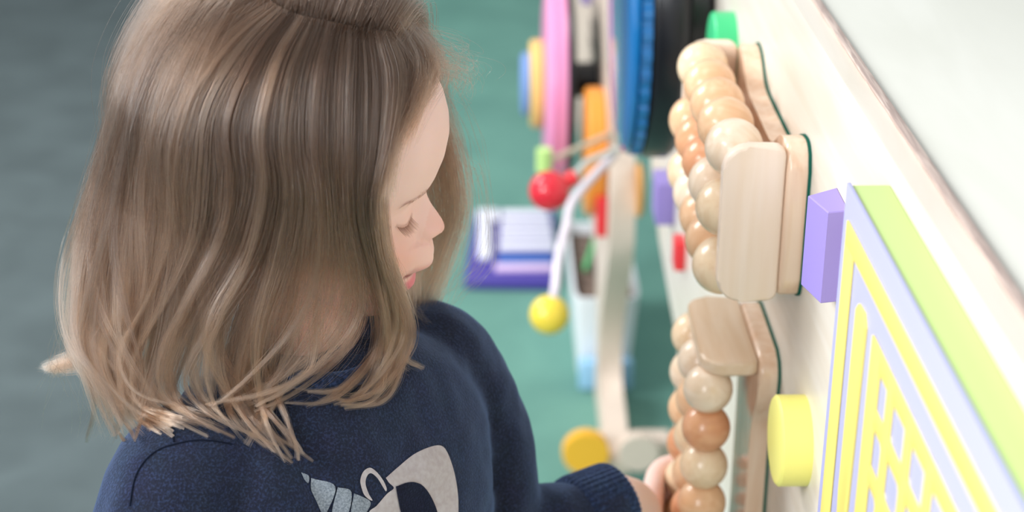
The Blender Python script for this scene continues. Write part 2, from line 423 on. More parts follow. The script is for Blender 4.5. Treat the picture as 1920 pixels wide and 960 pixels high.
# white planter caddy on a light blue tray, standing on the foot of the second board
tray = obj('blue_tray', box_bm((0, 0, 0), (.09, .025, .055), .006, 3), mat('light_blue', '9cc9ea', .35)); tray.location = (.193, 2.448, .0275)
tag(tray, 'light blue box on the floor in front of the white planter', 'box')
M_WHITE = mat('white_plastic', 'f4f6fa', .3)
tub = empty('planter', (.193, 2.625, .0005), 'white tapered planter box with brown soil, behind the wavy leg', 'planter')
def tub_bm(z0, z1, w0, w1, l0, l1, off=0., t=.006):
    bm = bmesh.new(); R = []
    for z, w_, l_ in ((z0, w0, l0), (z1, w1, l1), (z1, w1 - 2 * t, l1 - 2 * t), (z0 + t, w0 - 2 * t, l0 - 2 * t)):
        R.append([bm.verts.new((x * w_ / 2, y * l_ / 2, z)) for x, y in rrect(2, 2, .22, 5)])
    for A, B in zip(R, R[1:]):
        n = len(A)
        for k in range(n): bm.faces.new((A[k], A[(k + 1) % n], B[(k + 1) % n], B[k]))
    bm.faces.new(R[0][::-1]); bm.faces.new(R[-1])
    return bm
obj('tub', tub_bm(0, .158, .088, .112, .29, .325), M_WHITE, tub, angle=40)
M_SOIL = noisy(mat('soil', '6b5547', .9), '54423a', '8a7466', (1, 1, 1), 90, 4, bump=.8, bscale=120)
obj('soil', box_bm((0, 0, .136), (.096, .305, .006), .002, 2), M_SOIL, tub)
pc = obj('green_pencil', tube_bm([(-.02, -.02, 0), (.012, .10, .03)], .005, 8), mat('leaf_green', '55c27a', .4)); pc.location = (.185, 2.62, .150)
tag(pc, 'green stick lying in the white planter', 'stick')
# flat purple toy on the carpet with white bars and a white T-shaped piece
xy = empty('xylophone', (.045, 3.0, 0), 'purple xylophone toy with white bars lying on the green carpet', 'xylophone')
M_PUR = mat('deep_purple', '4d3f9c', .4); M_W2 = mat('white_bar', 'f1f0fb', .4)
obj('base', box_bm((0, 0, .012), (.17, .345, .022), .006, 3, Matrix.Rotation(-.05, 3, 'Z')), M_PUR, xy)
for k in range(4):
    obj('bar', box_bm((.028, .135 - k * .055, .029), (.098 + .004 * k, .029, .010), .003, 3), M_W2, xy)
obj('blue_strip', box_bm((.024, -.087, .027), (.105, .028, .008), .002, 2), mat('strip_blue', '2f6fc0', .4), xy)
obj('pink_strip', box_bm((.020, -.125, .027), (.112, .026, .008), .002, 2), mat('strip_pink', 'e6c9ee', .4), xy)
bm = box_bm((-.048, .125, .030), (.046, .05, .012), .004, 3); box_bm((-.055, .012, .030), (.026, .20, .012), .004, 3, bm=bm)
obj('white_piece', bm, M_W2, xy)
# ================================================================== the child
HO = Vector((-.122, .95, .985))                         # head origin (between the ears)
_p = math.radians(18)
HM = Matrix(((math.cos(_p), 0, math.sin(_p)), (0, 1, 0), (-math.sin(_p), 0, math.cos(_p))))
def head_w(v): return HO + HM @ Vector(v)               # head coordinates: x forward, y to the child's left, z up
# profile of the face on the midline, (z, x) in mm, and the same without nose and lips
PROF = [(104, 0), (102, 24), (94, 42), (86, 58), (78, 69.5), (70, 77), (59, 83.5), (49, 87), (35, 88.4), (22, 87.6), (14, 85.6), (9, 84.6), (5, 86.2), (0, 90.5), (-5, 96.5),
        (-9, 100.8), (-12.5, 103), (-15.5, 102.8), (-18.5, 100), (-21, 96.6), (-23.5, 96.3), (-27, 99), (-31, 101.2), (-35, 102), (-38, 101.2), (-40.5, 97.5), (-43.5, 92.0),
        (-46.5, 92.5), (-50, 95.2), (-54, 95.6), (-58, 93.6), (-62, 90.2), (-67, 89), (-73, 88.5), (-79, 84), (-84, 75), (-88, 58), (-91, 30), (-92, 0)]
BASE = [(104, 0), (102, 24), (94, 42), (86, 58), (78, 69.5), (70, 77), (59, 83.5), (49, 87), (35, 88.4), (22, 87.2), (14, 85.0), (5, 82.8), (-5, 82.6), (-15, 84), (-25, 88), (-35, 90.5), (-45, 90),
        (-55, 88.5), (-62, 87.5), (-67, 87), (-73, 85.5), (-79, 81), (-84, 72), (-88, 56), (-91, 30), (-92, 0)]
BACK = [(104, 0), (102, 28), (95, 52), (86, 66), (72, 78), (55, 86), (35, 90), (15, 89), (-5, 82), (-22, 70), (-38, 56), (-55, 46), (-70, 42), (-80, 38), (-86, 30), (-92, 0)]
HALF = [(104, 0), (102, 26), (96, 40), (88, 50), (75, 59.5), (60, 66), (42, 70), (22, 70.5), (5, 68.5), (-10, 66), (-25, 62.5), (-40, 57), (-52, 51), (-62, 44), (-72, 35.5), (-80, 28), (-86, 20), (-90, 10), (-92, 0)]
def tab(T):
    a = np.array(sorted(T), float); return lambda z: np.interp(z, a[:, 0], a[:, 1])
def sm(T):                                              # smooth interpolation of a table
    a = np.array(sorted(T), float); zz = np.linspace(a[0, 0], a[-1, 0], 1200)
    y = np.interp(zz, a[:, 0], a[:, 1]); k = np.exp(-.5 * (np.arange(-9, 10) / 3.6) ** 2); k /= k.sum()
    ys = np.convolve(np.pad(y, 9, mode='edge'), k, 'valid'); ys[0] = y[0]; ys[-1] = y[-1]
    return lambda z: np.interp(z, zz, ys)
fP, fB, fK, fH = sm(PROF), sm(BASE), sm(BACK), sm(HALF)
def g(u): return np.exp(-.5 * u * u)
def face_add(y, z):
    """what lies on top of the smooth skull at lateral y, height z (mm)"""
    dm = fP(z) - fB(z)
    nose = np.clip((8 - z) / 20, 0, 1); sig = np.where(z > -22.5, 4.6 + 3.6 * nose, 15.0)
    sig = np.where((z < -41.5), 13.0, sig)
    d = dm * np.where(z > -22.5, g(y / sig), 1 / (1 + (np.abs(y) / (sig + 3)) ** 4))
    ay = np.abs(y)
    d = d + 5.2 * g((ay - 10.5) / 3.6) * g((z + 16.5) / 4.2)                     # wings of the nose
    d = d - 2.4 * g((ay - 15.2) / 1.6) * g((z + 17) / 5)                          # crease behind the wing
    d = d - 3.0 * g((ay - 5.2) / 2.3) * g((z + 20.6) / 1.8)                       # nostrils
    d = d - 6.0 * g((ay - 24) / 11) * g((z - 1) / 8.5)                            # eye socket
    d = d + 4.6 * g((ay - 29) / 9.5) * g((z + 2.5) / 6.2)                         # closed lid over the eyeball
    lidz = -6.2 + 2.2 * ((ay - 29) / 11) ** 2                                      # lash line, curving down in the middle
    d = d - 1.5 * g((z - lidz) / .8) * (np.abs(ay - 29) < 13) * (1 - ((ay - 29) / 13) ** 2)
    d = d - .8 * g((z - (6.5 - .012 * (ay - 28) ** 2)) / 1.0) * g((ay - 28) / 9)  # crease above the lid
    d = d + 1.8 * g((ay - 26) / 14) * g((z - 14) / 4.5)                           # brow
    d = d + 4.6 * g((ay - 36) / 15) * g((z + 30) / 15)                            # cheek
    d = d - 1.6 * g((ay - 23) / 2.6) * g((z + 42) / 5)                            # dimple at the corner of the mouth
    d = d - 1.2 * g(ay / 2.2) * g((z + 28) / 4)                                    # philtrum
    return d
def head_mesh(nz=330, nt=420):
    s = np.linspace(0, math.pi, nz + 1)[1:-1]
    z = 6 + 98 * np.cos(s)
    t = np.linspace(-math.pi, math.pi, nt, endpoint=False)
    t = t - .42 * np.sin(t)                               # finer towards the face
    Z, T = np.meshgrid(z, t, indexing='ij')
    c, sn = np.cos(T), np.sin(T)
    a = np.where(c > 0, fB(Z), fK(Z)); b = fH(Z)
    n = np.where(c > 0, 2.25, 2.1)
    r = (np.abs(c / np.maximum(a, 1e-3)) ** n + np.abs(sn / np.maximum(b, 1e-3)) ** n) ** (-1 / n)
    X, Y = r * c, r * sn
    m = np.clip(c * 2.2, 0, 1)
    X = X + m * face_add(Y, Z)
    return X, Y, Z
def grid_to_bm(X, Y, Z, top, bot, xf, bm=None):
    bm = bm or bmesh.new(); nz, nt_ = X.shape
    V = [[bm.verts.new(xf((X[i, j] / 1000, Y[i, j] / 1000, Z[i, j] / 1000))) for j in range(nt_)] for i in range(nz)]
    vt, vb = bm.verts.new(xf(top)), bm.verts.new(xf(bot))
    for i in range(nz - 1):
        for j in range(nt_):
            k = (j + 1) % nt_; bm.faces.new((V[i][j], V[i + 1][j], V[i + 1][k], V[i][k]))
    for j in range(nt_):
        k = (j + 1) % nt_; bm.faces.new((vt, V[0][j], V[0][k])); bm.faces.new((vb, V[-1][k], V[-1][j]))
    return bm
SH = Vector((.64, .77, 0)).normalized(); FW = Vector((.77, -.64, 0)).normalized()      # across the shoulders, out of the chest
SPINE = Vector((-.112, .925, 0))
def chain(bm, pts, rads, n=20, steps=8, squash=None):
    P = spline(pts, (len(pts) - 1) * steps + 1); R = spline([[r] for r in rads], (len(pts) - 1) * steps + 1)[:, 0]
    tube_bm([tuple(p) for p in P], list(R), n, bm, True, squash)
    for p, r in ((P[0], R[0]), (P[-1], R[-1])): sphere_into(bm, p, r)
def sphere_into(bm, c, r, s=(1, 1, 1)):
    return ball_into(bm, lambda v: Vector((v[0] * r * s[0], v[1] * r * s[1], v[2] * r * s[2])) + Vector(c))
def ball_into(bm, xf, n=24, m=14):
    rings = []
    for k in range(m + 1):
        a = math.pi * k / m
        if k in (0, m): rings.append([bm.verts.new(xf((0, 0, -math.cos(a))))])
        else: rings.append([bm.verts.new(xf((math.sin(a) * math.cos(2 * math.pi * j / n), math.sin(a) * math.sin(2 * math.pi * j / n), -math.cos(a)))) for j in range(n)])
    for A, B in zip(rings, rings[1:]):
        for k in range(n):
            k2 = (k + 1) % n
            if len(A) == 1: bm.faces.new((A[0], B[k2], B[k]))
            elif len(B) == 1: bm.faces.new((A[k], A[k2], B[0]))
            else: bm.faces.new((A[k], A[k2], B[k2], B[k]))
def torso_into(bm, grow=0., levels=None, n=64):
    levels = levels or [(.885, .032, .032, 0), (.868, .055, .042, 0), (.852, .082, .052, 0), (.835, .104, .062, 0), (.805, .113, .072, .003), (.76, .112, .079, .006), (.70, .108, .082, .006), (.60, .108, .082, .004), (.50, .114, .084, 0)]
    L = np.array(levels); zz = np.linspace(L[0, 0], L[-1, 0], 40); rings = []
    for z in zz:
        a = np.interp(z, L[::-1, 0], L[::-1, 1]) + grow; b = np.interp(z, L[::-1, 0], L[::-1, 2]) + grow; f = np.interp(z, L[::-1, 0], L[::-1, 3])
        ring = []
        for k in range(n):
            t = 2 * math.pi * k / n; c, s_ = math.cos(t), math.sin(t)
            e = 2.4; r = (abs(c / a) ** e + abs(s_ / b) ** e) ** (-1 / e)
            ring.append(bm.verts.new(SPINE + SH * (r * c) + FW * (r * s_ + f) + Vector((0, 0, z))))
        rings.append(ring)
    for A, B in zip(rings, rings[1:]):
        for k in range(n): bm.faces.new((A[k], B[k], B[(k + 1) % n], A[(k + 1) % n]))
    bm.faces.new(rings[0]); bm.faces.new(rings[-1][::-1])
def remeshed(name, bm, voxel, smooth_it, factor=.5, subdiv=0):
    me = bpy.data.meshes.new(name); bmesh.ops.recalc_face_normals(bm, faces=bm.faces); bm.to_mesh(me); bm.free()
    tmp = bpy.data.objects.new(name + '_tmp', me); COL.objects.link(tmp)
    r = tmp.modifiers.new('r', 'REMESH'); r.mode = 'VOXEL'; r.voxel_size = voxel; r.use_smooth_shade = True
    if smooth_it:
        s_ = tmp.modifiers.new('s', 'SMOOTH'); s_.iterations = smooth_it; s_.factor = factor
    if subdiv:
        d = tmp.modifiers.new('d', 'SUBSURF'); d.levels = subdiv; d.render_levels = subdiv
    dg = bpy.context.evaluated_depsgraph_get(); ev = tmp.evaluated_get(dg)
    out = bpy.data.meshes.new_from_object(ev); out.name = name
    bpy.data.objects.remove(tmp); bpy.data.meshes.remove(me)
    return out
def coords(me):
    a = np.empty(len(me.vertices) * 3, np.float32); me.vertices.foreach_get('co', a); return a.reshape(-1, 3).astype(float)
def set_coords(me, a):
    me.vertices.foreach_set('co', a.astype(np.float32).ravel()); me.update()
def normals(me):
    a = np.empty(len(me.vertices) * 3, np.float32); me.vertex_normals.foreach_get('vector', a); return a.reshape(-1, 3).astype(float)

R_SH, R_EL, R_WR = (-.186, .845, .815), (-.205, .80, .66), (-.10, .84, .575)
L_SH, L_UP, L_EL, L_FO, L_WR = (-.040, 1.012, .812), (-.012, 1.015, .752), (.002, 1.0, .682), (.045, 1.018, .672), (.094, 1.05, .674)

# ---- body: head, neck, trunk, arms, hands and legs in one skin
bm = bmesh.new()
X, Y, Z = head_mesh()
grid_to_bm(X, Y, Z, (0, 0, .104), (0, 0, -.092), head_w, bm)
# ears
def ear_into(bm, side):
    pts = []
    for k in range(15):
        t = math.radians(-120 + 300 * k / 14)
        pts.append(head_w(((-9 + 12 * math.cos(t) * (1 if math.cos(t) < 0 else .8)) / 1000, side * (72 - 3 * math.cos(t)) / 1000, (-8 + 19 * math.sin(t) + 2) / 1000)))
    tube_bm([tuple(p) for p in pts], .0028, 10, bm)
    ball_into(bm, lambda v: head_w(((-8 + v[0] * 9.5) / 1000, side * (69 + v[1] * 3.2) / 1000, (-9 + v[2] * 16) / 1000)), 20, 12)
    sphere_into(bm, head_w((-.003, side * .069, -.029)), .0046)
ear_into(bm, -1); ear_into(bm, 1)
nb = head_w((-.022, 0, -.045))
chain(bm, [nb, (-.125, .937, .905), (-.115, .927, .84)], [.036, .033, .040])
torso_into(bm, -.010)
chain(bm, [R_SH, R_EL, R_WR], [.038, .028, .020]); chain(bm, [L_SH, L_UP, L_EL, L_FO, L_WR], [.034, .030, .026, .024, .0195])
# right hand hanging by the body
def hand_into(bm, wrist, palm_c, knuckles, tips, mids, rads, thumb):
    chain(bm, [wrist, palm_c], [.0195, .019], squash=(1, .8))
    for k, m_, t, r in zip(knuckles, mids, tips, rads):
        chain(bm, [palm_c, k], [.015, r * 1.15], n=12)
        chain(bm, [k, m_, t], [r * 1.12, r, r * .85], n=12)
    chain(bm, thumb, [.013, .0092, .0075], n=12)
# left hand: the palm against the outer beads, fingers closing round behind the far rod, thumb on the near side
W_ = Vector(L_WR); PC = Vector((.1245, 1.140, .690))
chain(bm, [W_, (.107, 1.083, .644), (.119, 1.118, .596)], [.0205, .0235, .0225], n=24)
kn = [Vector((.134, 1.166, z)) for z in (.610, .594, .578, .563)]
md = [Vector((.152, 1.2065, z)) for z in (.610, .593, .575, .559)]
tp = [Vector((.182, 1.2075, z)) for z in (.610, .593, .574, .558)]
for k, m_, t, r in zip(kn, md, tp, (.0078, .0082, .0078, .0068)):
    chain(bm, [Vector((.120, 1.122, .599)), k], [.0165, r * 1.2], n=14)
    chain(bm, [k, (k + m_) / 2 + Vector((-.004, .004, 0)), m_, t], [r * 1.15, r * 1.05, r, r * .85], n=14)
chain(bm, [Vector((.112, 1.088, .622)), Vector((.126, 1.098, .606)), Vector((.141, 1.106, .590))], [.0145, .0095, .008], n=14)
# right hand, relaxed
Rw = Vector(R_WR)
chain(bm, [Rw, (-.075, .85, .565), (-.055, .86, .556)], [.0195, .021, .019], n=20)
for i, z in enumerate((.572, .560, .548, .537)):
    chain(bm, [(-.06, .857, .556), (-.036, .862 + .004 * i, z), (-.016, .872, z - .006), (-.006, .884, z - .014)], [.014, .0084, .0074, .006], n=12)
chain(bm, [(-.075, .856, .577), (-.054, .872, .590), (-.036, .884, .592)], [.012, .0088, .007], n=12)
# hips and legs
HIP = SPINE + Vector((0, 0, .50))
sphere_into(bm, HIP, .085, (1.1, 1.1, .9))
for s in (-1, 1):
    q = SPINE + SH * (.048 * s)
    chain(bm, [q + Vector((0, 0, .48)), q + Vector((0, 0, .27)) + FW * .01, q + Vector((0, 0, .05))], [.062, .042, .030])
    chain(bm, [q + Vector((0, 0, .045)) - FW * .02, q + Vector((0, 0, .03)) + FW * .09], [.026, .022])
me = remeshed('person', bm, .0013, 2, .5)
M_SKIN = bpy.data.materials.new('skin'); M_SKIN.use_nodes = True
N, L, b = nodes(M_SKIN)
at_ = N.new('ShaderNodeAttribute'); at_.attribute_name = 'tint'
L.new(at_.outputs['Color'], b.inputs['Base Color'])
b.inputs['Roughness'].default_value = .5; b.inputs['Specular IOR Level'].default_value = .35
b.inputs['Subsurface Weight'].default_value = .22; b.inputs['Subsurface Radius'].default_value = (1, .35, .2); b.inputs['Subsurface Scale'].default_value = .006
person = link('person', me, M_SKIN)
tag(person, 'child with shoulder-length light brown hair and navy sweatshirt, bowed head, reaching for the beads', 'person')
# natural skin colour: lips, cheeks, nose tip; darker tint at nostrils, mouth gap and lash line
co_ = coords(me)
lc = (co_ - np.array(HO)) @ np.array(HM) * 1000
hx_, hy, hz = lc[:, 0], np.abs(lc[:, 1]), lc[:, 2]
base = np.tile(np.array(hx('f6d0c3')), (len(co_), 1))
def blend(col, wt):
    global base
    c_ = np.array(hx(col)); wt = np.clip(wt, 0, 1)[:, None]; base = base * (1 - wt) + c_ * wt
face = (hx_ > 20)
blend('eba893', .55 * g((hy - 38) / 15) * g((hz + 26) / 15) * face)
blend('e8a28c', .45 * g(hy / 10) * g((hz + 13) / 8) * face * (hx_ > 90))
up_lip = 1 / (1 + np.exp(-(4.2 - np.abs(hz + 37.2 - .00 * hy) - .10 * hy) * 1.8)); lo_lip = 1 / (1 + np.exp(-(6.4 - np.abs(hz + 51.5) - .012 * hy ** 2) * 1.4))
blend('d9847e', .35 * up_lip * (hy < 23) * (hx_ > 70)); blend('e07f88', .95 * lo_lip * (hy < 21) * (hx_ > 70))
blend('8f3f40', .9 * g((hz + 43.6) / 1.5) * (hy < 22) * (hx_ > 70))
blend('9a5a50', .7 * g((hy - 5.2) / 2) * g((hz + 20.8) / 1.4) * face)
blend('a8735f', .55 * g((hz - (-6.4 + 2.2 * ((hy - 29) / 11) ** 2)) / .9) * (np.abs(hy - 29) < 12) * face)
blend('7d5a48', 1.0 * .8 / (1 + np.exp(-(hz - 76) / 4)) / (1 + np.exp((hx_ - 54) / 3)))   # scalp seen through the hair
ca = me.color_attributes.new('tint', 'FLOAT_COLOR', 'POINT')
ca.data.foreach_set('color', np.hstack([base, np.ones((len(base), 1))]).astype(np.float32).ravel())
# ---- sweatshirt
def fabric(name, c1, c2, fleck, scale=700):
    m = mat(name, c1, .95, .15)
    N, L, b = nodes(m)
    tc = N.new('ShaderNodeTexCoord'); n1 = N.new('ShaderNodeTexNoise'); n1.inputs['Scale'].default_value = scale; n1.inputs['Detail'].default_value = 2
    n2 = N.new('ShaderNodeTexNoise'); n2.inputs['Scale'].default_value = 60; n2.inputs['Detail'].default_value = 4
    r1 = N.new('ShaderNodeValToRGB'); r1.color_ramp.elements[0].position = .46; r1.color_ramp.elements[1].position = .72
    r1.color_ramp.elements[0].color = (*hx(c1), 1); r1.color_ramp.elements[1].color = (*hx(fleck), 1)
    mx = N.new('ShaderNodeMix'); mx.data_type = 'RGBA'; mx.blend_type = 'MULTIPLY'; mx.inputs[0].default_value = .35
    L.new(tc.outputs['Object'], n1.inputs['Vector']); L.new(tc.outputs['Object'], n2.inputs['Vector'])
    L.new(n1.outputs['Fac'], r1.inputs[0]); L.new(r1.outputs[0], mx.inputs[6]); L.new(n2.outputs['Color'], mx.inputs[7])
    L.new(mx.outputs[2], b.inputs['Base Color'])
    bp = N.new('ShaderNodeBump'); bp.inputs['Strength'].default_value = .5; bp.inputs['Distance'].default_value = .0012
    L.new(n1.outputs['Fac'], bp.inputs['Height']); L.new(bp.outputs[0], b.inputs['Normal'])
    b.inputs['Sheen Weight'].default_value = .75; b.inputs['Sheen Roughness'].default_value = .5; b.inputs['Sheen Tint'].default_value = (*hx('7f9ac8'), 1)
    return m
M_NAVY = fabric('navy_fleece', '1b1c29', '1b1c29', '2c3550')
M_CHEST = fabric('dark_navy_jersey', '1b1c2a', '1b1c2a', '30344a')
bm = bmesh.new()
torso_into(bm, 0.004, [(.880, .040, .040, .0), (.866, .062, .048, 0), (.85, .088, .056, 0), (.832, .110, .066, 0), (.805, .118, .077, .003), (.76, .117, .085, .006), (.70, .113, .088, .006), (.60, .113, .088, .004), (.52, .116, .088, 0)])
chain(bm, [Vector(R_SH) + Vector((.035, .03, .004)), R_SH, Vector(R_EL) + Vector((0, 0, .07)), R_EL, Vector(R_WR) + Vector((-.01, -.005, 0))], [.046, .0455, .043, .040, .030], n=32)
chain(bm, [Vector(L_SH) + Vector((-.03, -.03, .004)), L_SH, L_UP, L_EL, L_FO, Vector((.080, 1.038, .673))], [.042, .043, .041, .038, .0335, .0305], n=32)
sm_ = remeshed('sweatshirt', bm, .0038, 9, .6, 1)
P_, Nn = coords(sm_), normals(sm_)
d = np.zeros(len(P_))
def fold(A, B, amp, wid, sharp=1.):
    """a ridge along the segment A-B"""
    global d
    A, B = np.array(A, float), np.array(B, float); AB = B - A; t = np.clip(((P_ - A) @ AB) / (AB @ AB), 0, 1)
    dist = np.linalg.norm(P_ - A - t[:, None] * AB, axis=1)
    d += amp * g(dist / wid) * np.sin(math.pi * np.clip(t * .9 + .05, 0, 1)) ** .5
def a3(px, py, dd): return tuple(at(px, py, dd))
rs = np.random.default_rng(5)
for (A, B, amp, wid) in [
    ((600, 760, 1.0), (720, 960, 1.02), .004, .006), ((500, 800, .96), (640, 960, .98), -.005, .006), ((830, 640, 1.12), (880, 830, 1.14), .005, .007),
    ((805, 660, 1.1), (850, 850, 1.12), -.004, .006), ((880, 760, 1.13), (905, 900, 1.14), -.005, .006), ((930, 860, 1.13), (960, 960, 1.13), .004, .006),
    ((975, 850, 1.13), (1000, 960, 1.13), -.0035, .005), ((1020, 855, 1.14), (1040, 950, 1.14), .003, .005), ((860, 870, 1.12), (1000, 930, 1.13), -.003, .007),
    ((420, 840, .92), (430, 960, .92), .003, .008), ((480, 850, .93), (540, 960, .93), .004, .007), ((370, 870, .9), (350, 960, .9), -.003, .006), ((260, 860, .92), (330, 800, .94), .002, .006)]:
    fold(a3(*A), a3(*B), amp, wid)
for i in range(0, len(P_)):
    p = P_[i]
    d[i] += .0022 * noise.noise(Vector(p * 26)) + .0011 * noise.noise(Vector(p * 60))
set_coords(sm_, P_ + Nn * d[:, None])
shirt = link('sweatshirt', sm_, M_NAVY, person)
BV = BVHTree.FromPolygons([v.co.copy() for v in sm_.vertices], [tuple(p.vertices) for p in sm_.polygons])
def on_shirt(px, py, off=.0006):
    o_, n_, i_, d_ = BV.ray_cast(CAM_LOC, ray(px, py).normalized())
    return None if o_ is None else o_ + n_ * off
def line_on(pts, r, name, m, n=60):
    q = [on_shirt(x, y) for x, y in spline(pts, n)]; q = [v for v in q if v is not None]
    if len(q) > 4:
        k = 2; s2 = [sum(q[max(0, i - k):i + k + 1], Vector()) / len(q[max(0, i - k):i + k + 1]) for i in range(len(q))]
        return obj(name, tube_bm([tuple(v) for v in s2], r, 8), m, person)
# ribbed cuff and collar
M_RIB = fabric('navy_rib', '1b2236', '1b2236', '35456a', 500)
def cuff(A, B, r, name, ribs=44):
    A, B = Vector(A), Vector(B); t = (B - A).normalized(); u = t.cross(Vector((0, 0, 1))).normalized(); v = t.cross(u)
    bm = bmesh.new(); n = ribs * 6; rings = []
    prof = [(0, .92), (.06, 1.03), (.2, 1.05), (.85, 1.0), (.95, .985), (1.0, .94), (.98, .86), (.8, .82)]
    for s_, k_ in prof:
        c = A.lerp(B, s_); rings.append([bm.verts.new(c + (u * math.cos(2 * math.pi * k / n) + v * math.sin(2 * math.pi * k / n)) * (r * k_ + .0005 * math.cos(2 * math.pi * k / 6))) for k in range(n)])
    for P1, P2 in zip(rings, rings[1:]):
        for k in range(n): bm.faces.new((P1[k], P1[(k + 1) % n], P2[(k + 1) % n], P2[k]))
    return obj(name, bm, M_RIB, person, angle=80)
cuff((.060, 1.026, .672), (.094, 1.050, .674), .0315, 'cuff')
cuff((-.118, .838, .585), (-.10, .841, .576), .031, 'cuff')
pts = []
for k in range(64):
    t = 2 * math.pi * k / 64; pts.append(tuple(SPINE + SH * (.051 * math.cos(t)) + FW * (.043 * math.sin(t) + .006) + Vector((0, 0, .882 - .012 * math.sin(t)))))
pts.append(pts[0]); pts.append(pts[1])
obj('collar', tube_bm(pts, .0058, 12, caps=False), M_RIB, person)
M_SEAM = mat('seam', '111726', .9, .1)
line_on([(243, 955), (256, 890), (290, 848), (340, 830), (385, 826), (440, 834)], .0004, 'seam', M_SEAM)
line_on([(318, 760), (321, 795), (326, 830)], .0004, 'seam', M_SEAM)
# trousers and shoes (below the picture)
bm = bmesh.new(); sphere_into(bm, HIP + Vector((0, 0, .01)), .095, (1.12, 1.12, .8))
for s in (-1, 1):
    q = SPINE + SH * (.048 * s)
    chain(bm, [q + Vector((0, 0, .48)), q + Vector((0, 0, .27)) + FW * .01, q + Vector((0, 0, .09))], [.070, .051, .043])
tm = remeshed('trousers', bm, .006, 4, .5); link('trousers', tm, mat('grey_trousers', '4a5060', .9), person)
for s in (-1, 1):
    q = SPINE + SH * (.048 * s)
    bm = bmesh.new(); chain(bm, [q + Vector((0, 0, .036)) - FW * .03, q + Vector((0, 0, .034)) + FW * .10], [.036, .034], squash=(1, 1))
    for v in bm.verts: v.co.z = max(v.co.z, 0.0005)
    obj('shoe', bm, mat('shoe_black', '22242a', .5), person)

# ---- the animal print on the chest: patches of print laid on the cloth
def patch(name, outline, m, off=.0007, res=5.0):
    pts = [tuple(p) for p in spline(outline + [outline[0]], len(outline) * 6)][:-1]
    x0, x1 = min(p[0] for p in pts), max(p[0] for p in pts); y0, y1 = min(p[1] for p in pts), max(p[1] for p in pts)
    from mathutils.geometry import delaunay_2d_cdt
    ins = []
    def inside(x, y):
        c = False; j = len(pts) - 1
        for i in range(len(pts)):
            xi, yi = pts[i]; xj, yj = pts[j]
            if (yi > y) != (yj > y) and x < (xj - xi) * (y - yi) / (yj - yi) + xi: c = not c
            j = i
        return c
    yy = y0
    while yy < y1:
        xx = x0
        while xx < x1:
            if inside(xx, yy): ins.append((xx, yy))
            xx += res
        yy += res
    vs = [Vector(p) for p in pts] + [Vector(p) for p in ins]
    n = len(pts); V, E, F_, *_r = delaunay_2d_cdt(vs, [], [list(range(n))], 1, 1e-4)
    bm = bmesh.new(); bv = []
    for v in V:
        q = on_shirt(v.x, v.y, off); bv.append(bm.verts.new(q) if q is not None else None)
    for f in F_:
        w_ = [bv[i] for i in f]
        if None not in w_:
            if max((a.co - c.co).length for a in w_ for c in w_) < .02: bm.faces.new(w_)
    bmesh.ops.solidify(bm, geom=list(bm.faces), thickness=.0004)
    return obj(name, bm, m, person, angle=60)
M_PRINT = noisy(mat('pale_print', 'e2dadb', .85, .1), 'dcd3d4', 'e8e2e3', (1, 1, 1), 300, 3, coord='Object')
M_PGREY = noisy(mat('grey_print', 'a9b2bd', .9, .1), '8f99a6', 'c2cbd4', (1, 1, 1), 900, 3, coord='Object')
M_PDARK = fabric('dark_print', '23202f', '23202f', '30304a')
E_ = {}
patch('print', [(722, 896), (745, 876), (775, 852), (806, 838), (826, 836), (838, 850), (850, 885), (857, 925), (858, 962), (858, 1000), (690, 1000), (690, 962), (705, 948), (724, 926), (737, 915), (728, 905)], M_PRINT)
patch('print', [(740, 912), (760, 905), (775, 904), (790, 910), (805, 930), (818, 962), (822, 1000), (765, 1000), (750, 962), (744, 935)], M_PDARK, .0013)
patch('print', [(676, 914), (674, 900), (680, 884), (692, 877), (704, 884), (716, 899), (723, 914), (722, 921), (716, 912), (706, 896), (694, 887), (686, 894), (684, 908), (690, 926), (697, 938), (690, 936), (681, 927)], M_PRINT, .0009, 3)
for ol in ([(564, 886), (578, 892), (577, 906), (570, 900)], [(583, 896), (628, 911), (613, 958), (603, 962), (592, 940), (582, 918)], [(633, 913), (658, 922), (650, 966), (622, 966)], [(663, 925), (678, 931), (694, 943), (680, 966), (658, 966)]):
    patch('print', ol, M_PGREY, .0007, 3)
# ---- hair: a cap over the scalp and real strands in locks
def surf(y, z):
    a, b = fB(z), fH(z); return a * np.maximum(0, 1 - (np.abs(y) / b) ** 2.25) ** (1 / 2.25) + face_add(np.asarray(y, float), np.asarray(z, float))
X, Y, Z = head_mesh(110, 150)
rad = np.sqrt(X ** 2 + Y ** 2 + (Z - 10) ** 2); k_ = 1 + 4.0 / rad
bm = bmesh.new(); V = {}
nz_, nt_ = X.shape
def incap(x, y, z):
    line = 64 + (x - 62) * -1.1 if x > 50 else (77 - (50 - x) * 0 if False else 20 - (50 - x) * 1.25)
    if x > 40: return z > 88
    if x > 14: return z > 14
    if x > -22: return z > 8 - (14 - x) * .5
    return z > -52
for i in range(nz_):
    for j in range(nt_):
        if incap(X[i, j], Y[i, j], Z[i, j]):
            V[i, j] = bm.verts.new(head_w((X[i, j] * k_[i, j] / 1000, Y[i, j] * k_[i, j] / 1000, (10 + (Z[i, j] - 10) * k_[i, j]) / 1000)))
for i in range(nz_ - 1):
    for j in range(nt_):
        q = [(i, j), (i + 1, j), (i + 1, (j + 1) % nt_), (i, (j + 1) % nt_)]
        if all(p in V for p in q): bm.faces.new([V[p] for p in q])
tp_ = bm.verts.new(head_w((0, 0, .108)))
for j in range(nt_): bm.faces.new((tp_, V[0, j], V[0, (j + 1) % nt_]))
M_CAP = noisy(mat('hair_cap', '4a372b', .7, .2), '3a2a20', '5c4636', (1, 1, 1), 150, 4)
hair = obj('hair', bm, M_CAP, person)
